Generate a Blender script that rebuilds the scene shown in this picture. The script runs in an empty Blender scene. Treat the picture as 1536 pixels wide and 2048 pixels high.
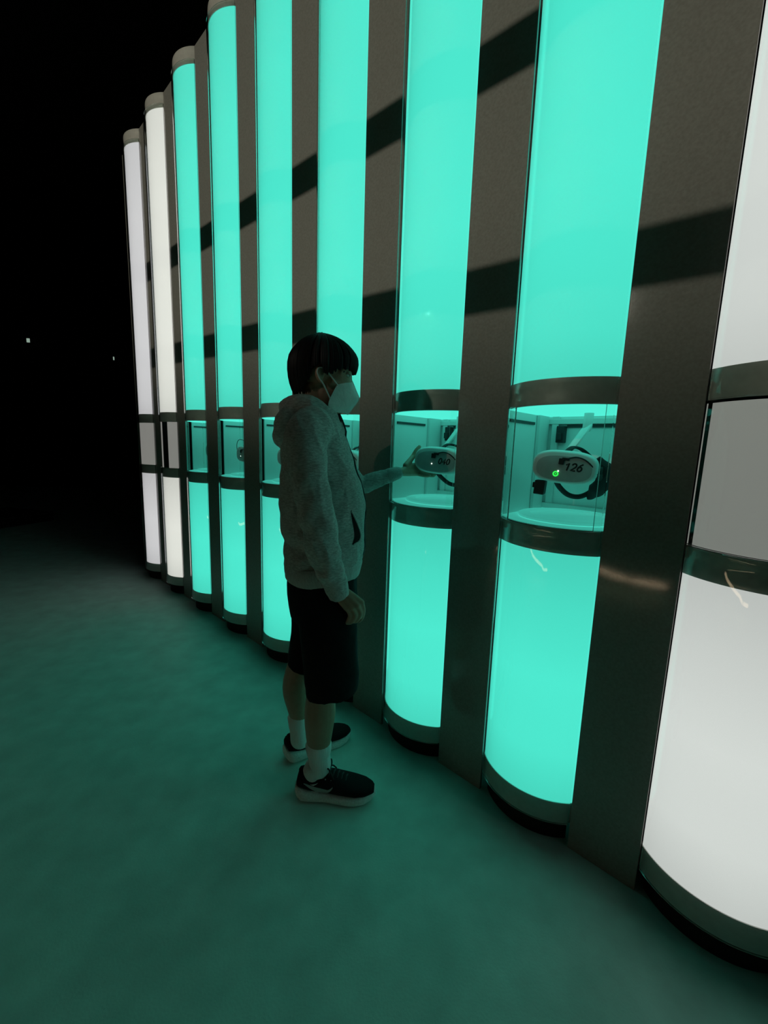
import bpy, bmesh, math, random
from math import sin, cos, pi, radians, sqrt, atan2
from mathutils import Vector, Matrix, noise

random.seed(7)
SC = bpy.context.scene
COL = SC.collection
V = Vector

# ------------------------------------------------------------------ camera
F_PX, CAM_H = 841.04, 1.2
RX = V((0.9994559, 0.0050613, 0.0325946))      # image right, in the world
RY = V((0.0329852, -0.1533590, -0.9876198))    # image down
RZ = V((0.0, 0.9881576, -0.1534425))           # view direction
CAM_O = V((0, 0, CAM_H))
cd = bpy.data.cameras.new('camera')
cam = bpy.data.objects.new('camera', cd)
COL.objects.link(cam)
cam.matrix_world = Matrix(((RX.x, -RY.x, -RZ.x, 0), (RX.y, -RY.y, -RZ.y, 0), (RX.z, -RY.z, -RZ.z, CAM_H), (0, 0, 0, 1)))
cd.sensor_fit = 'VERTICAL'
cd.sensor_height = 24.0
cd.lens = F_PX * 24.0 / 2048.0
cd.clip_start = 0.02
SC.camera = cam

# ------------------------------------------------------------------ world, lights, exposure
world = bpy.data.worlds.new('dark_hall')
SC.world = world
world.use_nodes = True
world.node_tree.nodes['Background'].inputs[0].default_value = (0.3, 0.5, 0.5, 1)
world.node_tree.nodes['Background'].inputs[1].default_value = 0.0006

ANG = radians(43.345)
UD = V((-cos(ANG), sin(ANG), 0))               # along the row, away from the camera
MD = V((sin(ANG), cos(ANG), 0))                # into the wall
ROW_ROT = -ANG                                 # local x = -UD, local y = MD
C0, NC, PITCH = 0.001, 1.3838, 0.49036


def row(u, n, z=0.0):
    return UD * u + MD * n + V((0, 0, z))


SPOT = row(2.3, -4.6, 3.4)
ld = bpy.data.lights.new('hall_spotlight', 'SPOT')
ld.energy = 345
ld.color = (1.0, 0.93, 0.76)
ld.spot_size = radians(85)
ld.spot_blend = 0.60
ld.shadow_soft_size = 0.012
lamp = bpy.data.objects.new('hall_spotlight', ld)
COL.objects.link(lamp)
aim = row(1.75, 1.23, 3.15) - SPOT
lamp.matrix_world = Matrix.Translation(SPOT) @ aim.to_track_quat('-Z', 'Y').to_matrix().to_4x4() @ Matrix.Diagonal((1.0, 0.405, 1.0, 1.0))

SC.view_settings.view_transform = 'Standard'
SC.view_settings.look = 'None'
SC.view_settings.gamma = 1.0
SC.view_settings.use_curve_mapping = False
SC.view_settings.exposure = 0.0


# ------------------------------------------------------------------ materials
def mat(name, color, rough=0.6, metal=0.0, noise_scale=0, noise_amt=0.0, bump=0.0, bump_scale=None, stretch=None, spec=0.5, sss=0.0, coat=0.0):
    m = bpy.data.materials.new(name)
    m.use_nodes = True
    nt = m.node_tree
    b = nt.nodes['Principled BSDF']
    b.inputs['Base Color'].default_value = (*color, 1)
    b.inputs['Roughness'].default_value = rough
    b.inputs['Metallic'].default_value = metal
    b.inputs['Specular IOR Level'].default_value = spec
    if coat:
        b.inputs['Coat Weight'].default_value = coat
        b.inputs['Coat Roughness'].default_value = 0.03
    if sss:
        b.inputs['Subsurface Weight'].default_value = sss
        b.inputs['Subsurface Radius'].default_value = (0.01, 0.004, 0.002)
    if noise_scale or bump:
        tc = nt.nodes.new('ShaderNodeTexCoord')
        mp = nt.nodes.new('ShaderNodeMapping')
        if stretch:
            mp.inputs['Scale'].default_value = stretch
        nt.links.new(tc.outputs['Object'], mp.inputs[0])
        nz = nt.nodes.new('ShaderNodeTexNoise')
        nz.inputs['Scale'].default_value = noise_scale or 50
        nz.inputs['Detail'].default_value = 4
        nt.links.new(mp.outputs[0], nz.inputs['Vector'])
        if noise_amt:
            mx = nt.nodes.new('ShaderNodeMapRange')
            mx.inputs['From Min'].default_value = 0.3
            mx.inputs['From Max'].default_value = 0.7
            mx.inputs['To Min'].default_value = 1 - noise_amt
            mx.inputs['To Max'].default_value = 1 + noise_amt
            nt.links.new(nz.outputs['Fac'], mx.inputs['Value'])
            vm = nt.nodes.new('ShaderNodeVectorMath')
            vm.operation = 'SCALE'
            vm.inputs[0].default_value = color
            nt.links.new(mx.outputs[0], vm.inputs['Scale'])
            nt.links.new(vm.outputs[0], b.inputs['Base Color'])
        if bump:
            n2 = nt.nodes.new('ShaderNodeTexNoise')
            n2.inputs['Scale'].default_value = bump_scale or noise_scale
            n2.inputs['Detail'].default_value = 3
            nt.links.new(mp.outputs[0], n2.inputs['Vector'])
            bp = nt.nodes.new('ShaderNodeBump')
            bp.inputs['Strength'].default_value = bump
            bp.inputs['Distance'].default_value = 0.004
            nt.links.new(n2.outputs['Fac'], bp.inputs['Height'])
            nt.links.new(bp.outputs[0], b.inputs['Normal'])
    return m


def emit(name, color, strength=1.0, ramp=None, base=(0.12, 0.12, 0.12)):
    """A lit diffuser: a little unevenness along the tube, as LED strips inside give."""
    m = bpy.data.materials.new(name)
    m.use_nodes = True
    nt = m.node_tree
    b = nt.nodes['Principled BSDF']
    b.inputs['Base Color'].default_value = (*base, 1)
    b.inputs['Roughness'].default_value = 0.5
    b.inputs['Specular IOR Level'].default_value = 0.1
    b.inputs['Emission Color'].default_value = (*color, 1)
    b.inputs['Emission Strength'].default_value = strength
    if ramp:
        tc = nt.nodes.new('ShaderNodeTexCoord')
        sp = nt.nodes.new('ShaderNodeSeparateXYZ')
        nt.links.new(tc.outputs['Generated'], sp.inputs[0])
        cr = nt.nodes.new('ShaderNodeValToRGB')
        els = cr.color_ramp.elements
        while len(els) < len(ramp):
            els.new(0.5)
        for e, (p, v) in zip(els, ramp):
            e.position = p
            e.color = (v, v, v, 1)
        nt.links.new(sp.outputs['Z'], cr.inputs[0])
        nz = nt.nodes.new('ShaderNodeTexNoise')
        nz.inputs['Scale'].default_value = 3
        nt.links.new(tc.outputs['Object'], nz.inputs['Vector'])
        ad = nt.nodes.new('ShaderNodeMath')
        ad.operation = 'MULTIPLY_ADD'
        ad.inputs[1].default_value = 0.06
        nt.links.new(nz.outputs['Fac'], ad.inputs[0])
        nt.links.new(cr.outputs[0], ad.inputs[2])
        mu = nt.nodes.new('ShaderNodeMath')
        mu.operation = 'MULTIPLY'
        mu.inputs[1].default_value = strength
        nt.links.new(ad.outputs[0], mu.inputs[0])
        nt.links.new(mu.outputs[0], b.inputs['Emission Strength'])
    return m


def glass_mat(name, tint=(0.93, 1.0, 0.98)):
    m = bpy.data.materials.new(name)
    m.use_nodes = True
    b = m.node_tree.nodes['Principled BSDF']
    b.inputs['Base Color'].default_value = (*tint, 1)
    b.inputs['Roughness'].default_value = 0.0
    b.inputs['IOR'].default_value = 1.34
    b.inputs['Transmission Weight'].default_value = 1.0
    return m


UP_RAMP = [(0.0, 0.80), (0.06, 0.90), (0.25, 1.0), (0.75, 0.97), (1.0, 0.88)]
LO_RAMP = [(0.0, 0.80), (0.2, 0.97), (0.5, 1.0), (0.8, 0.86), (1.0, 0.74)]
TEAL = (0.081, 0.825, 0.645)
M = {
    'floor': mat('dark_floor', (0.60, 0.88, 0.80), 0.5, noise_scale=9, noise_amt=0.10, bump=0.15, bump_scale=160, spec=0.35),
    'black': mat('black_paint', (0.010, 0.011, 0.011), 0.8),
    'plinth': mat('black_plinth', (0.006, 0.006, 0.006), 0.8),
    'panel': mat('satin_dark_panel', (0.30, 0.30, 0.272), 0.07, noise_scale=140, noise_amt=0.10, bump=0.008, bump_scale=250, spec=0.6),
    'ring': mat('satin_grey_ring', (0.66, 0.655, 0.60), 0.42, 0.10, noise_scale=60, noise_amt=0.06, coat=0.8),
    'glass': glass_mat('clear_acrylic'),
    'teal_up': emit('teal_diffuser_upper', TEAL, 1.0, UP_RAMP),
    'teal_lo': emit('teal_diffuser_lower', TEAL, 1.0, LO_RAMP),
    'dark_back': mat('diffuser_back', (0.05, 0.05, 0.05), 0.8),
    'bay': mat('white_bay_lining', (0.74, 0.76, 0.75), 0.45, noise_scale=4, noise_amt=0.04),
    'bay_trim': mat('white_bay_edging', (0.66, 0.68, 0.67), 0.35),
    'bay_floor': mat('glossy_bay_floor', (0.70, 0.72, 0.71), 0.12),
    'bay_light': emit('teal_bay_light', TEAL, 1.0),
    'bay_floor_glow': emit('teal_floor_glow', TEAL, 0.30, base=(0.7, 0.72, 0.71)),  # glow put into the colour of the bay floor and its disc
    'shutter': emit('grey_frosted_shutter', (0.95, 0.93, 0.86), 0.20, base=(0.42, 0.42, 0.40)),
    'dark_slit': mat('dark_slot', (0.02, 0.03, 0.03), 0.5),
    'white_plastic': mat('white_plastic', (0.72, 0.74, 0.73), 0.38, noise_scale=30, noise_amt=0.03),
    'face_plate': mat('grey_label_film', (0.46, 0.48, 0.48), 0.35, noise_scale=40, noise_amt=0.08),
    'black_strap': mat('black_webbing', (0.012, 0.012, 0.013), 0.75, bump=0.3, bump_scale=300),
    'black_rubber': mat('black_rubber', (0.015, 0.015, 0.016), 0.6),
    'print': mat('black_print', (0.012, 0.013, 0.013), 0.7),
    'green_led': emit('green_led', (0.03, 0.9, 0.08), 1.2),
    'white_led': emit('white_led', (0.75, 1.0, 0.85), 2.2),
    'skin': mat('skin', (0.43, 0.275, 0.19), 0.5, noise_scale=60, noise_amt=0.06, bump=0.08, bump_scale=220, sss=0.08),
    'hair': mat('black_hair', (0.006, 0.006, 0.007), 0.55, noise_scale=50, noise_amt=0.3, stretch=(1, 1, 0.2), spec=0.2),
    'hoodie': mat('heather_grey_fleece', (0.50, 0.515, 0.505), 0.95, noise_scale=90, noise_amt=0.30, bump=0.35, bump_scale=260, stretch=(1, 1, 3.0), spec=0.1),
    'rib': mat('heather_grey_rib', (0.53, 0.545, 0.535), 0.95, noise_scale=120, noise_amt=0.2, bump=0.5, bump_scale=200, stretch=(3, 3, 0.15), spec=0.1),
    'shorts': mat('black_cotton', (0.010, 0.010, 0.012), 0.9, noise_scale=60, noise_amt=0.2, bump=0.2, bump_scale=200, spec=0.15),
    'sock': mat('white_ribbed_knit', (0.84, 0.85, 0.84), 0.9, noise_scale=40, noise_amt=0.12, bump=0.7, bump_scale=170, stretch=(1, 1, 0.06), spec=0.1),
    'shoe': mat('black_knit', (0.010, 0.010, 0.012), 0.85, bump=0.4, bump_scale=400, spec=0.2),
    'sole': mat('white_foam_sole', (0.84, 0.86, 0.84), 0.6, noise_scale=160, noise_amt=0.12, bump=0.5, bump_scale=240),
    'swoosh': mat('grey_print', (0.42, 0.43, 0.42), 0.5),
    'mask': mat('white_mask_fabric', (0.90, 0.91, 0.90), 0.85, noise_scale=22, noise_amt=0.10, bump=0.3, bump_scale=120, spec=0.2),
    'elastic': mat('white_elastic', (0.68, 0.70, 0.69), 0.8),
    'eye': mat('eye_white', (0.6, 0.6, 0.58), 0.2),
    'iris': mat('dark_iris', (0.01, 0.008, 0.006), 0.15),
    'metal': mat('silver_metal', (0.7, 0.7, 0.68), 0.25, 1.0),
    'strip_light': emit('warm_strip', (1.0, 0.72, 0.45), 5.0),
    'tiny_lamp': emit('pale_green_lamp', (0.55, 0.75, 0.62), 0.45),
    'pipe': mat('black_steel_pipe', (0.01, 0.01, 0.01), 0.6),
}


def white_pair(key, color, k):
    M[key + '_up'] = emit(key + '_diffuser_upper', color, k, UP_RAMP)
    M[key + '_lo'] = emit(key + '_diffuser_lower', color, k, LO_RAMP)


white_pair('near_white', (0.70, 0.69, 0.67), 1.0)
white_pair('warm_white', (0.80, 0.76, 0.71), 1.02)
white_pair('lilac_white', (0.66, 0.615, 0.635), 1.0)


# ------------------------------------------------------------------ mesh helpers
def link(name, me, mats, parent=None, smooth=False, matrix=None):
    o = bpy.data.objects.new(name, me)
    COL.objects.link(o)
    for m in (mats if isinstance(mats, (list, tuple)) else [mats]):
        me.materials.append(m)
    if smooth:
        me.polygons.foreach_set('use_smooth', [True] * len(me.polygons))
        me.set_sharp_from_angle(angle=radians(48))
    if matrix is not None:
        o.matrix_world = matrix
    if parent is not None:
        o.parent = parent
    return o


def obj(name, bm, mats, parent=None, smooth=False, matrix=None):
    me = bpy.data.meshes.new(name)
    bmesh.ops.recalc_face_normals(bm, faces=bm.faces)
    bm.to_mesh(me)
    bm.free()
    return link(name, me, mats, parent, smooth, matrix)


def empty(name, loc=(0, 0, 0), rotz=0.0):
    o = bpy.data.objects.new(name, None)
    COL.objects.link(o)
    o.location = loc
    o.rotation_euler = (0, 0, rotz)
    o.empty_display_size = 0.1
    return o


def tag(o, label, cat, group=None):
    o['label'] = label
    o['category'] = cat
    if group:
        o['group'] = group
    return o


def box(bm, x0, x1, y0, y1, z0, z1, bev=0.0, mtx=None):
    r = bmesh.ops.create_cube(bm, size=1.0)
    for v in r['verts']:
        v.co = V(((x0 + x1) / 2 + v.co.x * (x1 - x0), (y0 + y1) / 2 + v.co.y * (y1 - y0), (z0 + z1) / 2 + v.co.z * (z1 - z0)))
    vs = r['verts']
    if bev:
        es = list({e for v in vs for e in v.link_edges})
        rr = bmesh.ops.bevel(bm, geom=es, offset=bev, segments=2, affect='EDGES', profile=0.7)
        vs = list({v for f in rr['faces'] for v in f.verts} | {v for v in vs if v.is_valid})
    if mtx is not None:
        for v in vs:
            v.co = mtx @ v.co
    return vs


def loft(bm, rings, cap=True, closed=True):
    """rings: lists of points, all of one length, joined by quads."""
    R = [[bm.verts.new(p) for p in r] for r in rings]
    n = len(R[0])
    for a, b in zip(R, R[1:]):
        for i in range(n if closed else n - 1):
            j = (i + 1) % n
            bm.faces.new((a[i], a[j], b[j], b[i]))
    if cap and closed:
        for r, flip in ((R[0], True), (R[-1], False)):
            c = V((0, 0, 0))
            for v in r:
                c += v.co
            cv = bm.verts.new(c / n)
            for i in range(n):
                j = (i + 1) % n
                bm.faces.new((cv, r[j], r[i]) if flip else (cv, r[i], r[j]))
    return R


def tube(bm, pts, rad, n=12, ref=None, flat=None, cap=True):
    """Tube along pts; rad a number or a list; flat = list of (a,b) ellipse factors."""
    pts = [V(p) for p in pts]
    k = len(pts)
    rad = rad if isinstance(rad, (list, tuple)) else [rad] * k
    t0 = (pts[1] - pts[0]).normalized()
    up = V(ref) if ref else (V((0, 0, 1)) if abs(t0.z) < 0.9 else V((1, 0, 0)))
    x = (up - t0 * up.dot(t0)).normalized()
    rings = []
    for i, p in enumerate(pts):
        t = ((pts[min(i + 1, k - 1)] - pts[max(i - 1, 0)])).normalized()
        x = (x - t * x.dot(t)).normalized()
        y = t.cross(x)
        fa, fb = (flat[i] if flat else (1, 1))
        rings.append([p + x * (cos(2 * pi * j / n) * rad[i] * fa) + y * (sin(2 * pi * j / n) * rad[i] * fb) for j in range(n)])
    # rounded ends
    if cap:
        tA = (pts[0] - pts[1]).normalized()
        tB = (pts[-1] - pts[-2]).normalized()
        first = [pts[0] + (q - pts[0]) * 0.7 + tA * rad[0] * 0.6 for q in rings[0]]
        last = [pts[-1] + (q - pts[-1]) * 0.7 + tB * rad[-1] * 0.6 for q in rings[-1]]
        rings = [first] + rings + [last]
    loft(bm, rings, cap=cap)


def catmull(pts, per=6):
    P = [V(p) for p in pts]
    Q = [P[0] * 2 - P[1]] + P + [P[-1] * 2 - P[-2]]
    out = []
    for i in range(1, len(Q) - 2):
        for j in range(per):
            t = j / per
            a, b, c, d = Q[i - 1], Q[i], Q[i + 1], Q[i + 2]
            out.append(0.5 * ((2 * b) + (c - a) * t + (2 * a - 5 * b + 4 * c - d) * t * t + (3 * b - a - 3 * c + d) * t ** 3))
    out.append(P[-1])
    return out


def lerp_list(vals, per=6):
    out = [p.x for p in catmull([V((v, 0, 0)) for v in vals], per)]
    return out


def arc_shell(bm, r_out, r_in, a0, a1, z0, z1, n=28, front_index=0, back_index=1, profile=None):
    """Closed arc wall about the local z axis; angle 0 faces -y (the room)."""
    def pt(r, a, z):
        return V((r * sin(a), -r * cos(a), z))
    prof = profile or [(z0, r_out), (z1, r_out)]
    k = len(prof)
    cols = []
    for i in range(n + 1):
        a = a0 + (a1 - a0) * i / n
        cols.append(([bm.verts.new(pt(r, a, z)) for z, r in prof], [bm.verts.new(pt(r_in, a, z)) for z, r in prof]))
    for i in range(n):
        (o0, i0), (o1, i1) = cols[i], cols[i + 1]
        for j in range(k - 1):
            f = bm.faces.new((o0[j], o1[j], o1[j + 1], o0[j + 1]))
            f.material_index = front_index
            f = bm.faces.new((i0[j + 1], i1[j + 1], i1[j], i0[j]))
            f.material_index = back_index
        for a, b, c, d in ((o0[0], i0[0], i1[0], o1[0]), (o0[-1], o1[-1], i1[-1], i0[-1])):
            f = bm.faces.new((a, b, c, d))
            f.material_index = back_index
    for o, i_ in (cols[0], cols[-1]):
        for j in range(k - 1):
            f = bm.faces.new((o[j], o[j + 1], i_[j + 1], i_[j]))
            f.material_index = back_index


def remeshed(bm, voxel, smooth_iter=4, factor=0.5):
    """Merge overlapping closed shapes into one continuous skin."""
    me = bpy.data.meshes.new('tmp')
    bmesh.ops.recalc_face_normals(bm, faces=bm.faces)
    bm.to_mesh(me)
    bm.free()
    o = bpy.data.objects.new('tmp', me)
    COL.objects.link(o)
    md = o.modifiers.new('r', 'REMESH')
    md.mode = 'VOXEL'
    md.voxel_size = voxel
    if smooth_iter:
        ms = o.modifiers.new('s', 'SMOOTH')
        ms.iterations = smooth_iter
        ms.factor = factor
    dg = bpy.context.evaluated_depsgraph_get()
    dg.update()
    new = bpy.data.meshes.new_from_object(o.evaluated_get(dg))
    bpy.data.objects.remove(o)
    bpy.data.meshes.remove(me)
    new.materials.clear()
    return new


# ------------------------------------------------------------------ the setting
def structure(name, bm, m):
    o = obj(name, bm, m)
    o['kind'] = 'structure'
    return o


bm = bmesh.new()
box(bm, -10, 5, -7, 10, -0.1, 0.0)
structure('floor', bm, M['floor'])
bm = bmesh.new()
box(bm, -10, 5, -7, 10, 5.2, 5.3)
structure('ceiling', bm, M['black'])
bm = bmesh.new()
box(bm, -10, 5, 9.9, 10, 0, 5.2)
structure('wall_back', bm, M['black'])
bm = bmesh.new()
box(bm, -10, 5, -7, -6.9, 0, 5.2)
structure('wall_front', bm, M['black'])
bm = bmesh.new()
box(bm, 4.9, 5, -6.9, 9.9, 0, 5.2)
structure('wall_right', bm, M['black'])
bm = bmesh.new()
box(bm, -9.6, -9.5, -6.9, 9.9, 0, 5.2)
structure('wall_left', bm, M['black'])

# the dark carcass that closes the row of columns at the back
bm = bmesh.new()
u0, u1 = -1.30, 4.20
for (ua, ub) in ((u0, u1),):
    rotm = Matrix.Rotation(ROW_ROT, 4, 'Z')
    box(bm, -ub, -ua, NC + 0.25, NC + 0.31, 0, 3.44, mtx=rotm)
o = structure('wall_behind', bm, M['black'])

# low black platform in the dark on the left, its edge strip paler to stand for a highlight
t = empty('low_platform', (-4.9, 5.2, 0), radians(75.5))
bm = bmesh.new()
box(bm, -0.55, 0.75, 0.03, 0.9, 0.0, 0.13, 0.008)
obj('deck', bm, M['black'], t)
bm = bmesh.new()
box(bm, -0.52, 0.72, 0.018, 0.032, 0.11, 0.124, 0.003)
obj('edge_strip', bm, mat('pale_edge_strip', (0.10, 0.09, 0.08), 0.5), t)
tag(t, 'low black platform barely visible in the dark left of the light columns', 'platform')


# ------------------------------------------------------------------ the light columns
HC = sqrt(0.2163 ** 2 - 0.155 ** 2)            # half chord where the tube meets the panels
A_GL = radians(43.6)
Z_BB, Z_BT, Z_L2, Z_L1, Z_U2, Z_U1, Z_T1, Z_T2 = 0.0725, 0.1407, 0.9175, 0.9893, 1.3295, 1.3999, 3.371, 3.461


def ring_profile(z0, z1):
    out = []
    for i in range(9):
        s = i / 8
        out.append((z0 + (z1 - z0) * s, 0.2085 - 0.0035 * sin(pi * s) + (-0.002 if i in (0, 8) else 0)))
    return out


RING_ME = {}


def ring(name, parent, z0, z1):
    key = (z0, z1)
    if key not in RING_ME:
        bm = bmesh.new()
        arc_shell(bm, 0.208, 0.150, -radians(50), radians(50), z0, z1, 40, 0, 0, ring_profile(z0, z1))
        o = obj(name, bm, M['ring'], parent, True)
        RING_ME[key] = o.data
    else:
        o = bpy.data.objects.new(name, RING_ME[key])
        COL.objects.link(o)
        o.parent = parent
    return o


ME = {}


def shared(key, name, parent, build, mats, smooth=False):
    """First call builds the mesh, later calls reuse it."""
    if key not in ME:
        bm = bmesh.new()
        build(bm)
        o = obj(name, bm, mats, parent, smooth)
        ME[key] = o.data
    else:
        o = bpy.data.objects.new(name, ME[key])
        COL.objects.link(o)
        o.parent = parent
    return o


def column(k, tone, label):
    root = empty('light_column', row(C0 + PITCH * k, NC), ROW_ROT)
    tag(root, label, 'light column', 'row of lit columns')
    root['kind'] = 'thing'
    shared('plinth', 'plinth', root, lambda b: arc_shell(b, 0.188, 0.12, -radians(47), radians(47), 0.0, 0.0724, 30), [M['plinth'], M['plinth']], True)
    ring('base_ring', root, Z_BB, Z_BT)
    a = radians(47)
    shared(tone + 'lo', 'lower_diffuser', root, lambda b: arc_shell(b, 0.2040, 0.200, -a, a, Z_BT, Z_L2, 40), [M[tone + '_lo'], M['dark_back']], True)
    ring('lower_ring', root, Z_L2, Z_L1)
    ring('upper_ring', root, Z_U2, Z_U1)
    shared(tone + 'up', 'upper_diffuser', root, lambda b: arc_shell(b, 0.2040, 0.200, -a, a, Z_U1, Z_T1, 40), [M[tone + '_up'], M['dark_back']], True)
    ring('top_ring', root, Z_T1, Z_T2)
    shared('gl', 'lower_cover', root, lambda b: arc_shell(b, 0.2163, 0.2108, -A_GL, A_GL, Z_BB + 0.002, Z_L1 - 0.002, 44, 0, 0), [M['glass']], True)
    shared('gu', 'upper_cover', root, lambda b: arc_shell(b, 0.2163, 0.2108, -A_GL, A_GL, Z_U2 + 0.002, Z_T1 + 0.02, 44, 0, 0), [M['glass']], True)
    # bay between the two middle rings
    if tone == 'teal':
        def lining(b):
            box(b, -0.185, -0.175, -0.115, 0.20, Z_L1 - 0.02, Z_U2 + 0.02)
            box(b, 0.175, 0.185, -0.115, 0.20, Z_L1 - 0.02, Z_U2 + 0.02)
            box(b, -0.185, 0.185, 0.195, 0.205, Z_L1 - 0.02, Z_U2 + 0.02)
        shared('lining', 'bay_lining', root, lining, M['bay'])

        def edging(b):
            for x in (-0.14, 0.115):
                box(b, x - 0.012, x + 0.012, 0.182, 0.194, Z_L1, Z_U2, 0.002)
            box(b, -0.174, -0.162, 0.10, 0.18, Z_L1, Z_U2, 0.002)
            box(b, 0.162, 0.174, 0.10, 0.18, Z_L1, Z_U2, 0.002)
            box(b, -0.17, 0.17, 0.180, 0.194, Z_U2 - 0.028, Z_U2 - 0.010, 0.002)
            box(b, -0.17, 0.17, 0.176, 0.194, Z_L1 + 0.004, Z_L1 + 0.022, 0.002)
        shared('edging', 'bay_edging', root, edging, M['bay_trim'])

        def plate(z0, z1, r):
            def f(b):
                n = 40
                pts = [V((r * sin(-a + 2 * a * i / n), -r * cos(-a + 2 * a * i / n), 0)) for i in range(n + 1)]
                pts += [V((0.174, -0.11, 0)), V((0.174, 0.194, 0)), V((-0.174, 0.194, 0)), V((-0.174, -0.11, 0))]
                lo = [b.verts.new(p + V((0, 0, z0))) for p in pts]
                hi = [b.verts.new(p + V((0, 0, z1))) for p in pts]
                b.faces.new(hi)
                b.faces.new(lo[::-1])
                for i in range(len(pts)):
                    j = (i + 1) % len(pts)
                    b.faces.new((lo[i], lo[j], hi[j], hi[i]))
            return f
        shared('bayfloor', 'bay_floor', root, plate(Z_L1 - 0.012, Z_L1 + 0.001, 0.200), M['bay_floor_glow'])
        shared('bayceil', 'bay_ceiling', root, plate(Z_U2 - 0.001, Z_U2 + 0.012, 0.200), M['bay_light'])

        shared('door_edge', 'bay_door_edge', root, lambda b: arc_shell(b, 0.2163, 0.2108, -A_GL, -radians(33), Z_L1, Z_U2, 8, 0, 0), [M['glass']], True)
        shared('door_edge2', 'bay_door_edge', root, lambda b: arc_shell(b, 0.2163, 0.2108, radians(38), A_GL, Z_L1, Z_U2, 5, 0, 0), [M['glass']], True)

        # hanging arm: a flat white bar from the bay ceiling, and its wire hook
        def arm(b):
            tube(b, [(0.010, 0.075, Z_U2 - 0.002), (0.008, 0.074, Z_U2 - 0.05)], 0.015, 10)
            tube(b, [(0.010, 0.074, Z_U2 - 0.040), (0.002, 0.062, Z_U2 - 0.062), (-0.020, 0.034, Z_U2 - 0.112), (-0.026, 0.026, Z_U2 - 0.124)], [0.016, 0.019, 0.018, 0.012], 10, flat=[(0.45, 1)] * 4)
        shared('arm', 'hanger_arm', root, arm, M['white_plastic'], True)

        def hook(b):
            zt = Z_U2 - 0.124
            tube(b, catmull([(-0.026, 0.024, zt), (-0.040, 0.010, zt - 0.015), (-0.041, -0.010, zt - 0.026)], 5), 0.0016, 6)
            tube(b, catmull([(-0.026, 0.024, zt), (-0.016, 0.010, zt - 0.015), (-0.012, -0.010, zt - 0.026)], 5), 0.0016, 6)
        shared('hook', 'wire_hook', root, hook, M['black_rubber'], True)

        for q, dims in enumerate(((-0.1745, -0.1700, -0.10, 0.08, Z_U2 - 0.036, Z_U2 - 0.027), (0.1700, 0.1745, -0.10, 0.08, Z_U2 - 0.036, Z_U2 - 0.027), (-0.1, 0.17, 0.1890, 0.1945, Z_U2 - 0.040, Z_U2 - 0.030))):
            shared('gasket%d' % q, 'dark_gasket', root, lambda b: box(b, *dims), M['dark_slit'])

        def disc(b):
            n = 48
            P = [[b.verts.new(V((r * cos(2 * pi * i / n), 0.01 + r * sin(2 * pi * i / n), Z_L1 + zz))) for i in range(n)] for r, zz in ((0.150, 0.0015), (0.156, 0.003), (0.156, 0.010), (0.150, 0.013), (0.120, 0.013), (0.116, 0.008))]
            for A, B in zip(P, P[1:]):
                for i in range(n):
                    b.faces.new((A[i], A[(i + 1) % n], B[(i + 1) % n], B[i]))
            b.faces.new(P[-1])
            b.faces.new(P[0][::-1])
        shared('disc', 'bay_disc', root, disc, M['bay_floor_glow'], True)  # clear disc given the floor's glow so it looks lit

        def clip(b):
            box(b, -0.128, -0.100, 0.165, 0.194, Z_U2 - 0.095, Z_U2 - 0.035, 0.004)
            box(b, -0.122, -0.106, 0.150, 0.168, Z_U2 - 0.085, Z_U2 - 0.060, 0.003)
        shared('clip', 'wall_clip', root, clip, M['black_rubber'])
    else:
        edge = -radians(30) if k == 0 else -radians(20)
        if k == 0:
            shared('shut0', 'shutter', root, lambda b: arc_shell(b, 0.2010, 0.196, -A_GL, A_GL, Z_L1 + 0.001, Z_U2 - 0.006, 40), [M['shutter'], M['dark_back']], True)
            shared('shutc0', 'shutter_cover', root, lambda b: arc_shell(b, 0.2163, 0.2108, -A_GL, A_GL, Z_L1 + 0.001, Z_U2 - 0.001, 40, 0, 0), [M['glass']], True)
        elif k == 7:
            shared('shut7', 'shutter', root, lambda b: arc_shell(b, 0.2040, 0.198, -A_GL, -radians(1), Z_L1, Z_U2, 24), [M['shutter'], M['dark_back']], True)
            shared('slit7', 'dark_slot', root, lambda b: arc_shell(b, 0.1980, 0.190, -A_GL, A_GL, Z_L1, Z_U2, 30), [M['dark_slit'], M['dark_slit']], True)
            shared('strip7', 'shutter_edge', root, lambda b: arc_shell(b, 0.2060, 0.199, radians(20), A_GL, Z_L1, Z_U2, 12), [M['shutter'], M['dark_back']], True)
        else:
            shared('shut8', 'shutter', root, lambda b: arc_shell(b, 0.2040, 0.198, -radians(12), A_GL, Z_L1, Z_U2, 24), [M['shutter'], M['dark_back']], True)
            shared('slit8', 'dark_slot', root, lambda b: arc_shell(b, 0.1980, 0.190, -A_GL, A_GL, Z_L1, Z_U2, 30), [M['dark_slit'], M['dark_slit']], True)
            shared('strip8', 'shutter_edge', root, lambda b: arc_shell(b, 0.2060, 0.199, -A_GL, -radians(27), Z_L1, Z_U2, 12), [M['shutter'], M['dark_back']], True)
    return root


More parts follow.
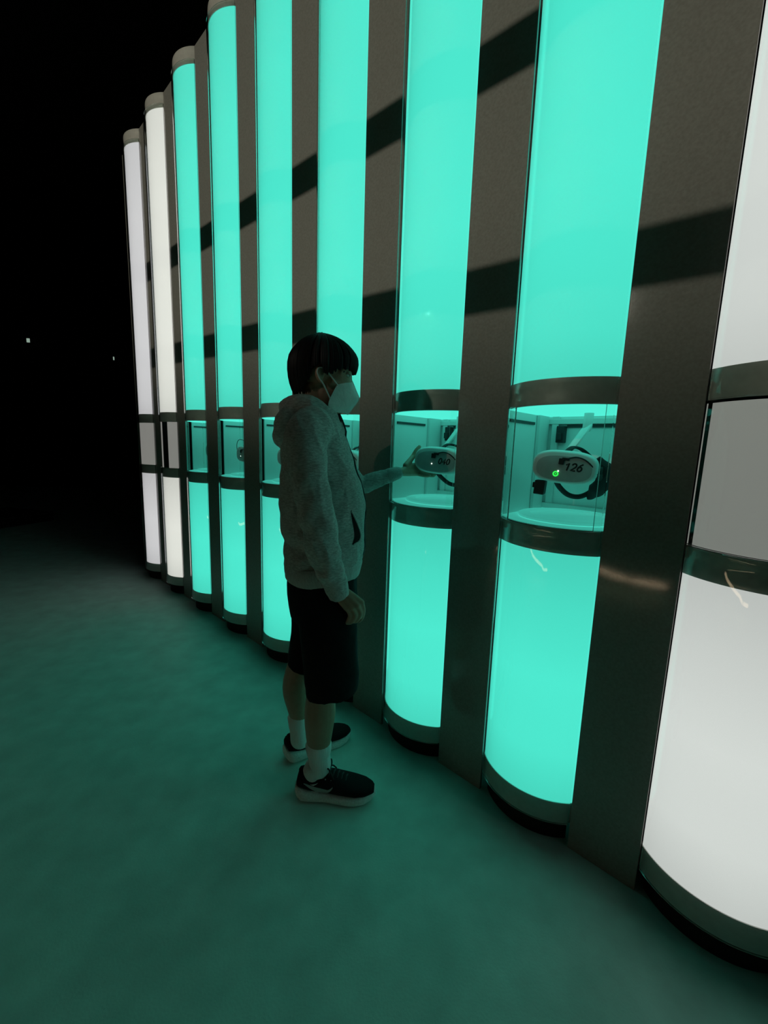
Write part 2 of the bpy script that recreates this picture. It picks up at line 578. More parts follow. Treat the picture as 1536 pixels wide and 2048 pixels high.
COLUMN_INFO = [
    ('near_white', 'white light column cut off by the right edge, with a closed grey shutter'),
    ('teal', 'wide teal light column whose open bay holds the headset numbered 126'),
    ('teal', 'teal light column whose open bay holds the headset numbered 040'),
    ('teal', 'teal light column standing behind the boy and his head'),
    ('teal', 'teal light column just left of the boy, partly covered by his back'),
    ('teal', 'teal light column whose bay shows a headset with a thin looped wire'),
    ('teal', 'narrow teal light column beside the white ones, with its whole top ring visible'),
    ('warm_white', 'warm white light column with a closed shutter, next to the teal ones'),
    ('lilac_white', 'lilac-tinted white light column at the far end of the row'),
]
for k in (-1, -2):
    column(k, 'teal', ['first teal light column beyond the right edge of the frame', 'second teal light column beyond the right edge of the frame'][-k - 1])
COLUMNS = [column(k, tone, lab) for k, (tone, lab) in enumerate(COLUMN_INFO)]

PANEL_LABELS = [
    'tall dark panel between the right-edge white column and the headset 126 column',
    'tall dark panel between the columns holding headsets 126 and 040',
    'tall dark panel in front of the boy, left of the column holding headset 040',
    'tall dark panel right behind the back of the head of the boy',
    'tall dark panel left of the column partly hidden by the boy',
    'tall dark panel between the looped-wire headset column and the narrow teal column',
    'tall dark panel between the narrow teal column and the warm white column',
    'narrow-looking dark panel between the two white columns at the far end',
    'dark panel that closes the far end of the row of columns',
]
for k, lab in enumerate(PANEL_LABELS):
    w = PITCH - 2 * HC - 0.005
    root = empty('divider_panel', row(C0 + PITCH * (k + 0.5), NC), ROW_ROT)
    tag(root, lab, 'panel', 'dark panels between the columns')
    if k == 8:
        root.location = row(C0 + PITCH * k + HC + 0.006 + 0.05, NC)
        bm = bmesh.new()
        box(bm, -0.05, 0.045, -0.155, -0.143, 0.0, 3.44, 0.002)
        obj('board', bm, M['panel'], root)
        bm = bmesh.new()
        box(bm, -0.05, -0.04, -0.142, 0.24, 0.0, 3.44)
        obj('return_board', bm, M['black'], root)
    else:
        shared('panel', 'board', root, lambda b: box(b, -w / 2, w / 2, -0.155, -0.143, 0.0, 3.45, 0.002), M['panel'])
        shared('panel_cheek', 'cheek', root, lambda b: (box(b, -0.006, 0.006, -0.142, 0.24, 0.0, 3.44)), M['plinth'])
# the row goes on to the right, beyond the frame
for k in (-1, -2, -3):
    root = empty('divider_panel', row(C0 + PITCH * (k + 0.5), NC), ROW_ROT)
    tag(root, ['tall dark panel next to the white column cut off by the frame', 'tall dark panel between the two teal columns beyond the frame', 'tall dark panel at the near end of the row'][-k - 1], 'panel', 'dark panels between the columns')
    shared('panel', 'board', root, None, None)
    shared('panel_cheek', 'cheek', root, None, None)


# ------------------------------------------------------------------ headsets
def arc2(cx, cy, rx, ry, a0, a1, n=14):
    return [(cx + rx * cos(radians(a0 + (a1 - a0) * i / n)), cy + ry * sin(radians(a0 + (a1 - a0) * i / n))) for i in range(n + 1)]


DIGITS = {                                      # strokes in a 0.6 x 1 cell
    '0': [arc2(0.3, 0.5, 0.25, 0.45, 0, 360, 24)],
    '1': [[(0.08, 0.72), (0.34, 0.95), (0.34, 0.05)]],
    '2': [arc2(0.3, 0.68, 0.25, 0.27, 160, -35) + [(0.06, 0.05), (0.56, 0.05)]],
    '4': [[(0.42, 0.05), (0.42, 0.95), (0.04, 0.32), (0.58, 0.32)]],
    '6': [[(0.50, 0.93), (0.28, 0.78), (0.10, 0.52)] + arc2(0.31, 0.32, 0.24, 0.27, 170, 530, 22)],
}


def text_mesh(body, size, shear=0.0):
    """Digits as flat printed strokes, centred on the origin, in the local xy plane."""
    bm = bmesh.new()
    wtot = len(body) * 0.72 - 0.12
    for i, ch in enumerate(body):
        for st in DIGITS[ch]:
            pts = []
            for x, y in st:
                x = x + i * 0.72 - wtot / 2 + shear * (y - 0.5)
                pts.append(V((x * size, (y - 0.5) * size, 0)))
            tube(bm, pts, size * 0.10, 8, ref=(0, 0, 1), flat=[(0.25, 1)] * len(pts))
    me = bpy.data.meshes.new('number')
    bmesh.ops.recalc_face_normals(bm, faces=bm.faces)
    bm.to_mesh(me)
    bm.free()
    return me


def superellipse(a, b, e, n, y, cz=0.0, cx=0.0):
    out = []
    for i in range(n):
        t = 2 * pi * i / n
        c, s = cos(t), sin(t)
        out.append(V((cx + a * math.copysign(abs(c) ** (2 / e), c), y, cz + b * math.copysign(abs(s) ** (2 / e), s))))
    return out


def build_headset(label):
    root = empty('headset', (0, 0, 0))
    tag(root, label, 'headset', 'headsets hanging in the bays')
    bm = bmesh.new()
    rings = []
    for y, s in ((0.040, 0.93), (0.036, 0.98), (0.015, 1.0), (-0.014, 1.0), (-0.024, 0.985), (-0.031, 0.95), (-0.0345, 0.90)):
        a, b = 0.093 * s, 0.0505 * (s - (1 - s) * 0.6)
        rings.append(superellipse(a, b, 2.9, 56, y))
    loft(bm, rings)
    obj('shell', bm, M['white_plastic'], root, True)
    # grey film on the front face
    bm = bmesh.new()
    loft(bm, [superellipse(0.0785, 0.0375, 2.7, 48, -0.0325, -0.004), superellipse(0.0785, 0.0375, 2.7, 48, -0.0352, -0.004), superellipse(0.077, 0.036, 2.7, 48, -0.0356, -0.004)])
    obj('front_film', bm, M['face_plate'], root, True)
    bm = bmesh.new()
    loft(bm, [superellipse(0.081, 0.044, 2.6, 40, 0.038), superellipse(0.080, 0.043, 2.6, 40, 0.058), superellipse(0.070, 0.036, 2.6, 40, 0.074), superellipse(0.060, 0.028, 2.6, 40, 0.075), superellipse(0.058, 0.026, 2.6, 40, 0.050)])
    obj('face_cushion', bm, M['black_rubber'], root, True)
    # cable: clip at the centre of the front and a thin lead curving over to the side
    bm = bmesh.new()
    box(bm, -0.016, -0.001, -0.041, -0.034, 0.008, 0.026, 0.002)
    box(bm, -0.008, 0.012, -0.040, -0.034, 0.021, 0.029, 0.002)
    clip = obj('cable_clip', bm, M['black_rubber'], root)
    bm = bmesh.new()
    tube(bm, catmull([(0.006, -0.038, 0.026), (0.030, -0.0385, 0.0335), (0.055, -0.037, 0.028), (0.078, -0.033, 0.010), (0.091, -0.016, -0.010), (0.098, 0.012, -0.012), (0.100, 0.05, 0.0), (0.085, 0.10, 0.01)], 6), 0.0021, 8)
    obj('cable', bm, M['black_rubber'], root, True)
    # status lights
    bm = bmesh.new()
    bmesh.ops.create_uvsphere(bm, u_segments=10, v_segments=6, radius=0.0022, matrix=Matrix.Translation((-0.0135, -0.0365, -0.0125)))
    obj('status_light', bm, M['white_led'], root, True)
    # straps
    bm = bmesh.new()
    tube(bm, catmull([(-0.026, 0.040, -0.044), (-0.014, 0.065, -0.068), (0.014, 0.090, -0.092), (0.048, 0.105, -0.094), (0.080, 0.105, -0.070), (0.098, 0.075, -0.030), (0.0955, 0.02, -0.006)], 6), [0.0105] * 37, 10, flat=[(0.8, 0.8)] * 37)
    obj('rear_strap', bm, M['black_strap'], root, True)
    bm = bmesh.new()
    tube(bm, catmull([(-0.0955, 0.02, 0.0), (-0.100, 0.07, -0.01), (-0.085, 0.125, -0.03), (-0.04, 0.15, -0.04), (0.02, 0.15, -0.03), (0.07, 0.12, -0.01), (0.098, 0.07, 0.0), (0.0955, 0.02, 0.0)], 6), [0.011] * 43, 10, flat=[(1, 0.35)] * 43)
    obj('side_strap', bm, M['black_strap'], root, True)
    bm = bmesh.new()
    tube(bm, catmull([(-0.004, 0.03, 0.049), (0.008, 0.05, 0.062), (0.030, 0.085, 0.058), (0.058, 0.125, 0.034), (0.075, 0.14, 0.0), (0.07, 0.14, -0.03)], 6), [0.011] * 31, 10, flat=[(0.4, 1)] * 31)
    obj('top_strap', bm, M['black_strap'], root, True)
    bm = bmesh.new()
    tube(bm, catmull([(0.084, 0.075, 0.030), (0.104, 0.085, 0.004), (0.108, 0.09, -0.034), (0.088, 0.10, -0.074), (0.070, 0.10, -0.092)], 4), [0.012, 0.016, 0.020, 0.024, 0.026, 0.027, 0.028, 0.028, 0.027, 0.026, 0.026, 0.025, 0.022, 0.018, 0.014, 0.010, 0.006], 10)
    for v in bm.verts:
        v.co += noise.noise_vector(v.co * 45) * 0.006
    obj('strap_bundle', bm, M['black_strap'], root, True)
    return root


def headset_copy(src, label):
    o = src.copy()
    COL.objects.link(o)
    o['label'] = label
    for ch in list(src.children):
        if ch.name.split('.')[0] in ('number', 'ring_light', 'side_pad'):
            continue
        c = ch.copy()
        COL.objects.link(c)
        c.parent = o
    return o


def place_headset(o, k, x, y, z, yaw, roll):
    c = C0 + PITCH * k
    o.matrix_world = Matrix.Translation(row(c - x, NC + y, z)) @ Matrix.Rotation(ROW_ROT + radians(yaw), 4, 'Z') @ Matrix.Rotation(radians(roll), 4, 'Y')


H1 = build_headset('white headset numbered 126 with a glowing green light, hanging in the widest teal bay')
bm = bmesh.new()
box(bm, -0.080, -0.048, -0.012, 0.030, -0.094, -0.050, 0.004)
box(bm, -0.087, -0.078, -0.004, 0.020, -0.075, -0.058, 0.003)
obj('side_pad', bm, M['black_rubber'], H1)
bm = bmesh.new()
for i in range(24):
    pass
mt = Matrix.Translation((-0.0195, -0.0365, -0.0215)) @ Matrix.Rotation(pi / 2, 4, 'X')
n = 24
P = [[bm.verts.new(mt @ V((r * cos(2 * pi * i / n), r * sin(2 * pi * i / n), zz))) for i in range(n)] for r, zz in ((0.0050, 0.0), (0.0082, 0.0), (0.0082, 0.0012), (0.0050, 0.0012))]
for q in range(4):
    for i in range(n):
        bm.faces.new((P[q][i], P[q][(i + 1) % n], P[(q + 1) % 4][(i + 1) % n], P[(q + 1) % 4][i]))
bmesh.ops.create_uvsphere(bm, u_segments=8, v_segments=6, radius=0.0016, matrix=Matrix.Translation((-0.0195, -0.037, -0.0215)))
obj('ring_light', bm, M['green_led'], H1)
link('number', text_mesh('126', 0.0235, 0.22), M['print'], H1, matrix=Matrix.Translation((0.028, -0.0362, 0.0035)) @ Matrix.Rotation(pi / 2, 4, 'X'))
H2 = headset_copy(H1, 'white headset numbered 040 that the boy is holding in an open teal bay')
link('number', text_mesh('040', 0.0220, 0.22), M['print'], H2, matrix=Matrix.Translation((0.036, -0.0362, 0.0)) @ Matrix.Rotation(pi / 2, 4, 'X'))
H3 = headset_copy(H1, 'white headset in the bay behind the chest of the boy')
H4 = headset_copy(H1, 'headset peeking out behind the hood of the boy')
H5 = headset_copy(H1, 'headset with a thin looped wire, in the fourth teal bay left of the boy')
H5['label'] = 'headset with a thin black wire loop above it, in a teal bay'
H6 = headset_copy(H1, 'small distant headset in the bay of the narrow teal column')
place_headset(H1, 1, -0.002, -0.055, 1.156, 14, 4)
place_headset(H2, 2, 0.022, -0.070, 1.155, 12, 3)
place_headset(H3, 3, -0.035, -0.045, 1.130, 8, 4)
place_headset(H4, 4, -0.010, -0.055, 1.125, -4, 0)
place_headset(H5, 5, 0.010, -0.055, 1.125, -6, 2)
place_headset(H6, 6, 0.030, -0.045, 1.135, -6, -3)
bm = bmesh.new()
tube(bm, catmull([(-0.080, -0.030, -0.010), (-0.090, -0.030, 0.055), (-0.068, -0.025, 0.085), (-0.03, -0.01, 0.083), (0.0, 0.01, 0.055)], 6), 0.002, 8)
obj('wire_loop', bm, M['black_rubber'], H5, True)


# ------------------------------------------------------------------ the boy
PHI = radians(8)
FD = V((cos(PHI), sin(PHI), 0))                # the way he faces
LD = V((-sin(PHI), cos(PHI), 0))               # his left, away from the camera
HIP = V((-0.17, 1.37, 0))


def S(px, py, w=0.0):
    """Point of the photograph on the plane at lateral offset w of his body."""
    d = RX * (px - 768) + RY * (py - 1024) + RZ * F_PX
    t = (HIP + LD * w - CAM_O).dot(LD) / d.dot(LD)
    return CAM_O + d * t


def sec(px0, px1, py, hw, w=0.0, e=2.3, n=40, py1=None, tilt=0.0):
    """Body section between two silhouette points, half-width hw sideways."""
    a = S(px0, py, w)
    b = S(px1, py if py1 is None else py1, w)
    c = (a + b) / 2
    h = (b - a) / 2
    out = []
    for i in range(n):
        t = 2 * pi * i / n
        cx, sx = cos(t), sin(t)
        out.append(c + h * math.copysign(abs(cx) ** (2 / e), cx) + LD * (hw * math.copysign(abs(sx) ** (2 / e), sx)))
    return out


boy = empty('person', V((-0.20, 1.37, 0)))
tag(boy, 'boy in a grey hoodie, black shorts and white face mask holding a headset', 'person')


def bpart(name, bm, m, smooth=True):
    o = obj(name, bm, m, None, smooth)
    o.parent = boy
    o.matrix_parent_inverse = Matrix.Translation(-boy.location)
    return o


def bpart_me(name, me, m):
    o = link(name, me, m, None, True)
    o.parent = boy
    o.matrix_parent_inverse = Matrix.Translation(-boy.location)
    return o


def sub(o, parent):
    o.parent = parent
    o.matrix_parent_inverse = (parent.matrix_parent_inverse @ Matrix.Identity(4)).copy() if False else Matrix.Identity(4)
    return o


# limbs, shared by skin and clothes
R_SH, R_EL, R_WR = S(609, 872, -0.165), S(636, 1035, -0.200), S(678, 1190, -0.165)
L_SH, L_EL, L_WR = S(640, 868, 0.165), S(718, 972, 0.19), V((0.050, 1.585, 1.106))

# --- the body (one continuous skin)
bm = bmesh.new()
# trunk, kept inside the clothes
loft(bm, [sec(596, 694, 1190, 0.105), sec(588, 706, 1130, 0.115), sec(585, 708, 1060, 0.11), sec(582, 700, 980, 0.115), sec(584, 684, 900, 0.125), sec(592, 672, 860, 0.10), sec(600, 662, 835, 0.06)])
# neck
loft(bm, [sec(594, 660, 856, 0.052, n=24), sec(599, 655, 826, 0.046, n=24), sec(603, 656, 800, 0.045, n=24), sec(606, 660, 770, 0.046, n=24)])
# skull
hc = S(648, 728)
for (cpx, cpy, ax, ay, az, rot) in ((643, 729, 0.090, 0.069, 0.082, -0.10), (668, 764, 0.056, 0.057, 0.085, -0.15), (672, 806, 0.036, 0.042, 0.036, 0.2), (652, 790, 0.045, 0.052, 0.050, 0.2), (686, 738, 0.026, 0.052, 0.030, 0.0)):
    c = S(cpx, cpy)
    mt = Matrix.Translation(c) @ Matrix.Rotation(PHI, 4, 'Z') @ Matrix.Rotation(-rot, 4, 'Y') @ Matrix.Diagonal((ax, ay, az, 1))
    bmesh.ops.create_uvsphere(bm, u_segments=32, v_segments=20, radius=1.0, matrix=mt)
# nose
tube(bm, [S(697, 752), S(702, 772), S(704.5, 786), S(698, 793)], [0.007, 0.010, 0.012, 0.010], 12)
for s in (-1, 1):
    tube(bm, [S(698, 788, 0.010 * s), S(693, 789, 0.016 * s)], [0.008, 0.006], 10)
    # brow and cheekbone
    tube(bm, [S(698, 743, 0.012 * s), S(692, 741, 0.032 * s), S(681, 745, 0.050 * s)], [0.009, 0.010, 0.009], 10)
    tube(bm, [S(689, 767, 0.028 * s), S(680, 768, 0.042 * s), S(664, 764, 0.058 * s)], [0.010, 0.011, 0.010], 10)
    # ears
    ec = [S(643, 735, 0.069 * s), S(636, 740, 0.077 * s), S(635, 750, 0.078 * s), S(639, 758, 0.074 * s), S(643, 763, 0.068 * s)]
    tube(bm, catmull(ec, 5), [0.0075] * 21, 8)
    tube(bm, [S(645, 743, 0.066 * s), S(642, 753, 0.069 * s)], [0.012, 0.010], 8, flat=[(1, 0.7)] * 2)
    # lips, under the mask
    tube(bm, [S(701, 806, 0.0), S(696, 807, 0.018 * s)], [0.008, 0.005], 8)
tube(bm, [S(700, 811, -0.014), S(701, 811, 0.014)], 0.007, 8)
# arms
fd = (R_WR - R_EL).normalized()
tube(bm, [R_SH + V((0, 0.01, -0.01)), R_SH.lerp(R_EL, 0.5), R_EL, R_EL.lerp(R_WR, 0.35), R_EL.lerp(R_WR, 0.85), R_WR], [0.036, 0.030, 0.025, 0.026, 0.021, 0.0205], 16)
tube(bm, [L_SH, L_SH.lerp(L_EL, 0.5), L_EL, L_EL.lerp(L_WR, 0.35), L_EL.lerp(L_WR, 0.85), L_WR], [0.036, 0.027, 0.018, 0.018, 0.017, 0.0175], 16)


def finger(bm, pts, r0, r1, n=10):
    q = catmull(pts, 4)
    k = len(q)
    tube(bm, q, [r0 + (r1 - r0) * i / (k - 1) for i in range(k)], n)


# right hand: hanging, back of the hand to the camera, fingers curled under
RH = [(726, 1206, -0.168), (717.5, 1212, -0.177), (707, 1216, -0.179), (696, 1217, -0.174)]     # knuckles, index first
palm_a = R_WR + V((0.0, 0, 0.01))
for i, (kx, ky, kw) in enumerate(RH):
    kn = S(kx - 2, ky, kw)
    tube(bm, [palm_a.lerp(kn, 0.0) + (kn - S(707, 1215, -0.175)) * 0.45, palm_a.lerp(kn, 0.55) + (kn - S(707, 1215, -0.175)) * 0.2, kn], [0.013, 0.0125, 0.0100], 12, flat=[(1, 1)] * 3)
tips = [[(727, 1221, -0.160), (724, 1236, -0.150), (717, 1243, -0.138)], [(721, 1227, -0.165), (713, 1242, -0.158), (705, 1243, -0.146)], [(711, 1231, -0.168), (702, 1245, -0.160), (694, 1245, -0.148)], [(700, 1231, -0.164), (693, 1246, -0.156), (686, 1244, -0.146)]]
for (kx, ky, kw), tp in zip(RH, tips):
    finger(bm, [S(kx - 2, ky, kw)] + [S(*t) for t in tp], 0.0076, 0.0058)
finger(bm, [S(700, 1196, -0.150), S(716, 1203, -0.135), S(724, 1216, -0.128), S(722, 1230, -0.124)], 0.0105, 0.0075)

# left hand: reaching into the bay, palm under the left end of the headset
hm = H2.matrix_world


def HL(x, y, z):
    return hm @ V((x, y, z))


palm = [L_WR, HL(-0.124, -0.012, -0.026), HL(-0.108, 0.004, -0.034)]
kn = [HL(-0.099, 0.030, -0.022), HL(-0.097, 0.022, -0.040), HL(-0.092, 0.006, -0.052), HL(-0.086, -0.008, -0.060)]
for i, q in enumerate(kn):
    tube(bm, [L_WR.lerp(q, 0.02), L_WR.lerp(q, 0.55), q], [0.0135, 0.0125, 0.0098], 12)
fing = [
    [HL(-0.082, 0.055, -0.022), HL(-0.062, 0.066, -0.030), HL(-0.045, 0.066, -0.038)],
    [HL(-0.076, 0.040, -0.055), HL(-0.050, 0.046, -0.060), HL(-0.030, 0.040, -0.060)],
    [HL(-0.070, 0.014, -0.0615), HL(-0.042, 0.018, -0.063), HL(-0.022, 0.014, -0.0615)],
    [HL(-0.066, -0.008, -0.0625), HL(-0.046, -0.008, -0.0635), HL(-0.030, -0.008, -0.0615)],
]
for q, ps in zip(kn, fing):
    finger(bm, [q] + ps, 0.0086, 0.0068)
finger(bm, [L_WR.lerp(HL(-0.105, -0.010, 0.0), 0.45), HL(-0.112, -0.006, 0.002), HL(-0.104, 0.004, 0.028), HL(-0.094, 0.012, 0.046)], 0.0120, 0.0075)
# legs
K = {}
for s, path in ((-1, [(660, 1190, 0.075), (660, 1290, 0.066), (644, 1375, 0.049), (640, 1425, 0.052), (638, 1470, 0.044), (638, 1512, 0.032), (640, 1545, 0.031)]),
                (1, [(634, 1180, 0.070), (628, 1262, 0.054), (603, 1318, 0.044), (592, 1372, 0.049), (597, 1420, 0.038), (599, 1450, 0.030), (600, 1482, 0.029)])):
    pts = [S(x, y, 0.075 * s + (0.0 if s < 0 else 0.0)) for x, y, r in path]
    K[s] = pts
    q = catmull(pts, 4)
    tube(bm, q, lerp_list([r for *_, r in path], 4), 20)
body_me = remeshed(bm, 0.0032, 3, 0.5)
body = bpart_me('body', body_me, M['skin'])

# eyes under half-lowered lids, looking down at the headset
def lid(bm, c, z0, z1, r):
    n, m = 18, 6
    rows_ = []
    for j in range(m + 1):
        z = z0 + (z1 - z0) * j / m
        rr = sqrt(max(r * r - z * z, 1e-8))
        rows_.append([[bm.verts.new(c + FD * (q * rr * cos(-1.9 + 3.8 * i / n)) + LD * (q * rr * sin(-1.9 + 3.8 * i / n)) + V((0, 0, z * q))) for i in range(n + 1)] for q in (1.0, 0.93)])
    for j in range(m):
        for k in (0, 1):
            A, B = rows_[j][k], rows_[j + 1][k]
            for i in range(n):
                bm.faces.new((A[i], A[i + 1], B[i + 1], B[i]) if k == 0 else (B[i], B[i + 1], A[i + 1], A[i]))
    for j in (0, m):
        A, B = rows_[j]
        for i in range(n):
            bm.faces.new((A[i], B[i], B[i + 1], A[i + 1]))


for s in (-1, 1):
    c = S(692.3, 750.0, 0.032 * s)
    bm = bmesh.new()
    bmesh.ops.create_uvsphere(bm, u_segments=16, v_segments=10, radius=0.0112, matrix=Matrix.Translation(c))
    bpart('eyeball', bm, M['eye'])
    bm = bmesh.new()
    bmesh.ops.create_uvsphere(bm, u_segments=12, v_segments=8, radius=0.0050, matrix=Matrix.Translation(c + FD * 0.0070 - V((0, 0, 0.0030))))
    bpart('iris', bm, M['iris'])
    bm = bmesh.new()
    lid(bm, c, 0.0008, 0.0124, 0.0128)
    bpart('eyelid', bm, M['skin'])
    bm = bmesh.new()
    lid(bm, c, -0.0124, -0.0062, 0.0126)
    bpart('eyelid', bm, M['skin'])
    bm = bmesh.new()
    tube(bm, catmull([S(699.5, 744.0, 0.012 * s), S(696.5, 740.5, 0.030 * s), S(686, 744, 0.051 * s)], 4), 0.0034, 6)
    bpart('eyebrow', bm, M['hair'])
    bm = bmesh.new()
    tube(bm, catmull([c + FD * 0.0095 - LD * (s * 0.0085) + V((0, 0, 0.0002)), c + FD * 0.0135, c + FD * 0.0090 + LD * (s * 0.0090) + V((0, 0, -0.0006))], 4), 0.0013, 6)
    bpart('eyelashes', bm, M['hair'])

# --- hair: a thick cap with a hanging fringe, sides over the top of the ears and a full nape
sil = [(0, (711, 733)), (14, (713.5, 722)), (28, (708, 710)), (45, (690, 690)), (62, (668, 676)), (85, (646, 666.5)), (105, (624, 671)), (125, (601, 685)), (145, (585, 703)), (165, (578, 727)), (180, (579, 752)), (195, (583, 776)), (205, (592, 791))]
hcx, hcy = 645.0, 738.0
HCP = S(hcx, hcy)


def head_local(p):
    d = p - HCP
    return d.dot(FD), d.dot(LD), d.z


prof = []
for _, (x, y) in sil:
    fx, _, fz = head_local(S(x, y))
    prof.append((atan2(fz, fx), sqrt(fx * fx + fz * fz)))


_sp = catmull([V((x, y, 0)) for _, (x, y) in sil], 5)
prof = []
for q in _sp:
    fx, _, fz = head_local(S(q.x, q.y))
    prof.append((atan2(fz, fx), sqrt(fx * fx + fz * fz)))


def prof_r(a):
    """Radius of the silhouette in the middle plane at angle a (0 = forward, pi/2 = up)."""
    if a < prof[0][0]:
        return prof[0][1]
    aa = [(p if p >= prof[0][0] - 1e-6 else p + 2 * pi, r) for p, r in prof]
    if a < -pi / 2:
        a += 2 * pi
    for (a0, r0), (a1, r1) in zip(aa, aa[1:]):
        if a0 <= a <= a1:
            t = (a - a0) / (a1 - a0)
            return r0 + (r1 - r0) * t
    return aa[-1][1]


bm = bmesh.new()
NA, NB = 128, 40
HWID = 0.088
grid = []
for i in range(NA):
    th = 2 * pi * i / NA                         # azimuth: 0 front, pi/2 left, pi back
    # how far the hair comes down
    cf = cos(th)
    az = abs((th + pi) % (2 * pi) - pi)          # 0 front .. pi back
    deg = math.degrees(az)
    keys = [(0, -0.004), (30, -0.003), (55, -0.004), (70, -0.012), (78, -0.022), (84, -0.022), (92, 0.004), (104, -0.004), (116, -0.036), (135, -0.066), (160, -0.082), (180, -0.084)]
    for (d0, z0), (d1, z1) in zip(keys, keys[1:]):
        if d0 <= deg <= d1:
            zb = z0 + (z1 - z0) * (deg - d0) / (d1 - d0)
    zb += 0.003 * sin(i * 2.7) + 0.002 * sin(i * 5.1)
    colv = []
    for j in range(NB + 1):
        t = j / NB
        # elevation from the crown down to the hem
        r_h = prof_r(0.0) if cf > 0 else prof_r(pi)
        hem_r = 0.095
        el = pi / 2 - t * (pi / 2 - atan2(zb, hem_r))
        # radius mixes the middle-plane silhouette with the width
        mid = prof_r(el if cf >= 0 else pi - el)
        zz = mid * sin(el)
        rr = mid * cos(el)
        cz = cos(el)
        side = HWID * max(cz, 0.0) ** 0.84 * (1.0 if zz > -0.01 else max(0.72, 1.0 + (zz + 0.01) * 3.2))
        x = rr * cf
        y = side * sin(th)
        if cf < 0 and zz < 0:
            y *= 1.0
        st = 1.0 + 0.016 * noise.noise(V((th * 9, t * 1.5, 3.1))) * min(1, t * 2.5) + 0.008 * noise.noise(V((th * 26, t * 2, 9.1))) * min(1, t * 2)
        colv.append(HCP + FD * (x * st) + LD * (y * st) + V((0, 0, zz * (0.5 + 0.5 * st))))
    grid.append(colv)
top = bm.verts.new(sum((g[0] for g in grid), V()) / NA)
vg = [[bm.verts.new(p) for p in g[1:]] for g in grid]
inn = [[bm.verts.new(HCP + (p - HCP) * (0.86 if q == NB - 1 else 0.90)) for q, p in enumerate(g[1:])] for g in grid]
itop = bm.verts.new(HCP + (top.co - HCP) * 0.90)
for i in range(NA):
    j = (i + 1) % NA
    bm.faces.new((top, vg[i][0], vg[j][0]))
    bm.faces.new((itop, inn[j][0], inn[i][0]))
    for q in range(NB - 1):
        bm.faces.new((vg[i][q], vg[i][q + 1], vg[j][q + 1], vg[j][q]))
        bm.faces.new((inn[j][q], inn[j][q + 1], inn[i][q + 1], inn[i][q]))
    bm.faces.new((vg[i][-1], inn[i][-1], inn[j][-1], vg[j][-1]))
# loose locks along the nape, the sides and the fringe
for i in range(120):
    th = 2 * pi * random.random()
    ii = int(th / (2 * pi) * NA) % NA
    az = math.degrees(abs((th + pi) % (2 * pi) - pi))
    g = grid[ii]
    a0, a1, a, b, c = g[int(NB * 0.10)], g[int(NB * 0.32)], g[int(NB * 0.56)], g[int(NB * 0.82)], g[NB]
    dn = V((0, 0, -1)) * (0.006 + 0.010 * random.random()) if az > 60 else V((0, 0, -0.004 * random.random())) + FD * 0.001
    if 60 < az < 104:
        dn *= 0.5
    k0 = 0.975 + 0.02 * random.random()
    tube(bm, catmull([HCP + (q - HCP) * k0 for q in (a0, a1)] + [a, b, c, c + dn], 3), [0.002, 0.003, 0.004, 0.005, 0.0055] + [0.006] * 4 + [0.0055] * 3 + [0.004, 0.003, 0.002, 0.001], 6)
bpart('hair', bm, M['hair'])

# --- hoodie: trunk, sleeves and hood merged into one cloth
bm = bmesh.new()
T = [(573, 712, 1146, 0.142, 1141), (571, 720, 1130, 0.150, None), (570, 727, 1098, 0.156, None), (574, 726, 1076, 0.150, None), (564, 726, 1058, 0.152, None), (560.5, 727.5, 1030, 0.150, None), (560, 727.5, 1003, 0.147, None), (561.5, 718, 962, 0.146, None), (564, 705, 920, 0.150, None), (566, 696, 890, 0.155, None), (572, 684, 865, 0.150, None), (580, 679, 846, 0.115, None), (592, 672, 832, 0.078, None)]
loft(bm, [sec(a, b, y, hw, e=2.4, n=48, py1=y1) for a, b, y, hw, y1 in T])


def sleeve(bm, pts, rad, n=28, flat=None):
    q = catmull(pts, 6)
    r = lerp_list(rad, 6)
    tube(bm, q, r, n, flat=[flat] * len(q) if flat else None)


sleeve(bm, [S(628, 852, -0.115), S(612, 880, -0.160), S(617, 940, -0.192), S(626, 990, -0.202), S(635, 1040, -0.204), S(646, 1095, -0.198), S(661, 1140, -0.185), S(671, 1166, -0.174), S(677, 1187, -0.168)], [0.060, 0.062, 0.051, 0.049, 0.050, 0.047, 0.041, 0.036, 0.0315])
sleeve(bm, [S(640, 850, 0.110), L_SH.lerp(L_EL, 0.12), L_SH.lerp(L_EL, 0.55), L_EL, L_EL.lerp(L_WR, 0.3), L_EL.lerp(L_WR, 0.6), L_EL.lerp(L_WR, 0.82)], [0.060, 0.058, 0.046, 0.032, 0.0305, 0.027, 0.0245])
# hood lying on the back and standing round the neck
HOOD = [(0, (668, 833), 0.030, 0.016), (25, (655, 826), 0.055, 0.017), (60, (634, 815), 0.076, 0.020), (100, (610, 808), 0.078, 0.026), (140, (590, 812), 0.056, 0.032), (180, (580, 818), 0.0, 0.036)]
left = [S(x, y, -w) for _, (x, y), w, r in HOOD]
right = [S(x, y, w) for _, (x, y), w, r in HOOD[::-1]][1:]
rad = [r for *_, r in HOOD] + [r for *_, r in HOOD[::-1]][1:]
sleeve(bm, left + right, rad, 18)
lay = [[(600, 815, 0.085, 0.030), (577, 822, 0.085, 0.034)], ]
for w, k in ((-0.07, 0.92), (-0.035, 0.98), (0.0, 1.0), (0.035, 0.98), (0.07, 0.92)):
    tube(bm, catmull([S(592, 820, w), S(574, 834, w * 1.1), S(566, 855, w * 1.1), S(564, 876, w * 0.8), S(574, 892, w * 0.6)], 4), [x * k for x in lerp_list([0.022, 0.028, 0.030, 0.026, 0.014], 4)], 14)
